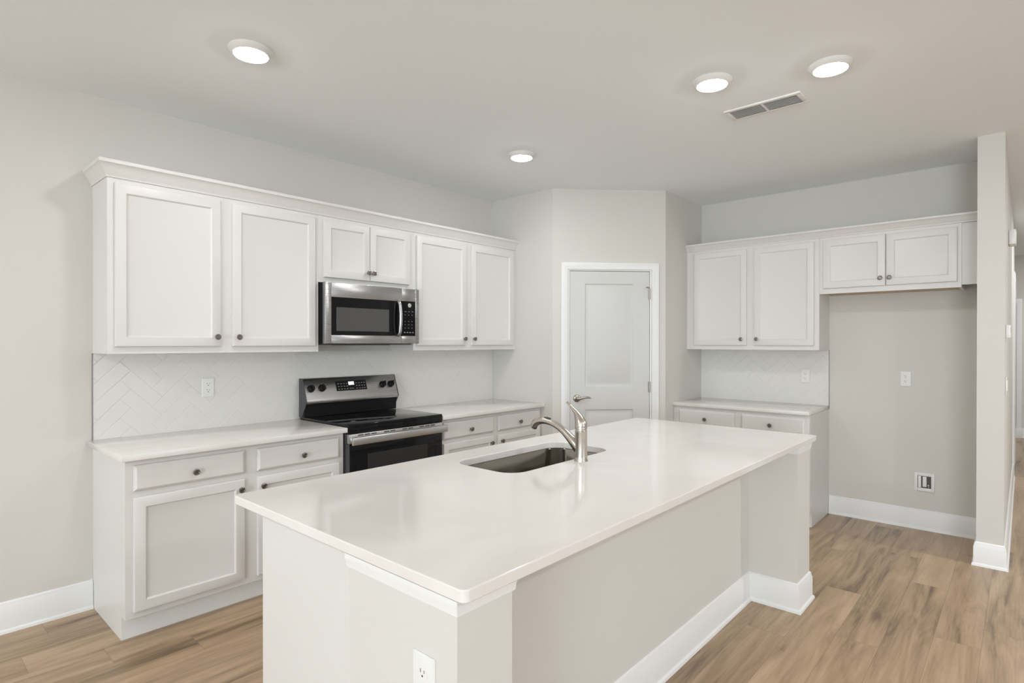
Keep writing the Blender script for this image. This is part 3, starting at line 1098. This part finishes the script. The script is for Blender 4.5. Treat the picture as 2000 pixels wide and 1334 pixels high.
# hall: casing at the far jamb and the door in the end wall
c = MB().sweep([(8.24, 0.0), (8.24, 2.13), (7.35, 2.13), (7.35, 0.0)], [(0, 0), (0, 0.014), (0.05, 0.018), (0.062, 0.014), (0.062, 0)],
               lambda p, h: Vector((p.x, PY0 - h, p.y)), side=-1)
struct(c.build('trim_2', M_TRIM))
hl_ = MB()
hl_.box(10.73, 10.79, -3.652, -2.85, 0.14, 2.03)
d2 = struct(hl_.build('door_2', M_TRIM))
hg = MB()
hg.box(10.712, 10.7295, -3.652, -3.640, 0.0, 0.10)
g0 = hg.build('hinge', M_KNOB, d2, (0, 0, 1.70))
for z in (1.02, 0.36):
    g1 = g0.copy(); COL.objects.link(g1); g1.location.z = z
c = MB().sweep([(-3.655, 0.14), (-3.655, 2.035), (-2.845, 2.035), (-2.845, 0.14)], [(0, 0), (0, 0.016), (0.05, 0.02), (0.062, 0.016), (0.062, 0)],
               lambda p, h: Vector((10.789 - h - 0.05, p.x, p.y)), side=1)
c.box(10.74, 10.79, -3.717, -3.655, 0.14, 2.09)
struct(c.build('trim_3', M_TRIM))
struct(MB().box(10.70, 10.79, -3.73, -2.75, 0.0, 0.14, 0.004).build('trim_4', M_TRIM))


# ------------------------------------------------------------------ ceiling lamps and vent
def ceiling_light(label, x, y):
    t = thing('ceiling_light', label, 'ceiling light', (x, y, H), 0, 'round recessed ceiling lights')
    MB().lathe([(0.0, -0.0005), (0.094, -0.0005), (0.096, -0.004), (0.093, -0.010), (0.082, -0.022), (0.0745, -0.0265), (0.072, -0.024), (0.0, -0.024)], seg=48).build('trim_ring', M_PLASTIC, t)
    MB().lathe([(0.0, -0.0245), (0.0715, -0.0245), (0.0715, -0.027), (0.06, -0.031), (0.035, -0.034), (0.0, -0.035)], seg=48).build('diffuser', M_LAMP, t)
    return t


ceiling_light('round white ceiling light at the left, above the left base cabinet', 0.355, -1.125)
ceiling_light('round white ceiling light near the pantry corner, smallest of the four', 2.268, -1.095)
ceiling_light('round white ceiling light left of the air vent', 2.045, -2.562)
ceiling_light('round white ceiling light right of the air vent', 2.255, -3.052)

vn = thing('ceiling_vent', 'white rectangular air vent with dark louvres in the ceiling', 'vent', (2.546, -2.657, H))
f = MB()
X, Y, b_ = 0.082, 0.204, 0.024
for a in ((-X, -X + b_, -Y, Y), (X - b_, X, -Y, Y), (-X + b_, X - b_, -Y, -Y + b_), (-X + b_, X - b_, Y - b_, Y)):
    f.box(a[0], a[1], a[2], a[3], -0.010, -0.0005, 0.002)
f.box(-X + b_, X - b_, -0.006, 0.006, -0.009, -0.0005)
f.build('frame', M_PLASTIC, vn)
MB().box(-X + b_, X - b_, -Y + b_, Y - b_, -0.0018, -0.0006).build('backing', M_RECESS_SHADE, vn)
lv = MB()
for k in range(7):
    x = -X + b_ + 0.010 + k * 0.0163
    for y0, y1 in ((-Y + b_, -0.006), (0.006, Y - b_)):
        g = bmesh.new()
        bmesh.ops.create_cube(g, size=1, matrix=Matrix.Translation((x, (y0 + y1) / 2, -0.0055)) @ Matrix.Rotation(radians(-52), 4, 'Y') @ Matrix.Diagonal((0.0085, y1 - y0, 0.0012, 1)))
        lv.merge(g)
lv.build('louvres', M_PLASTIC, vn)
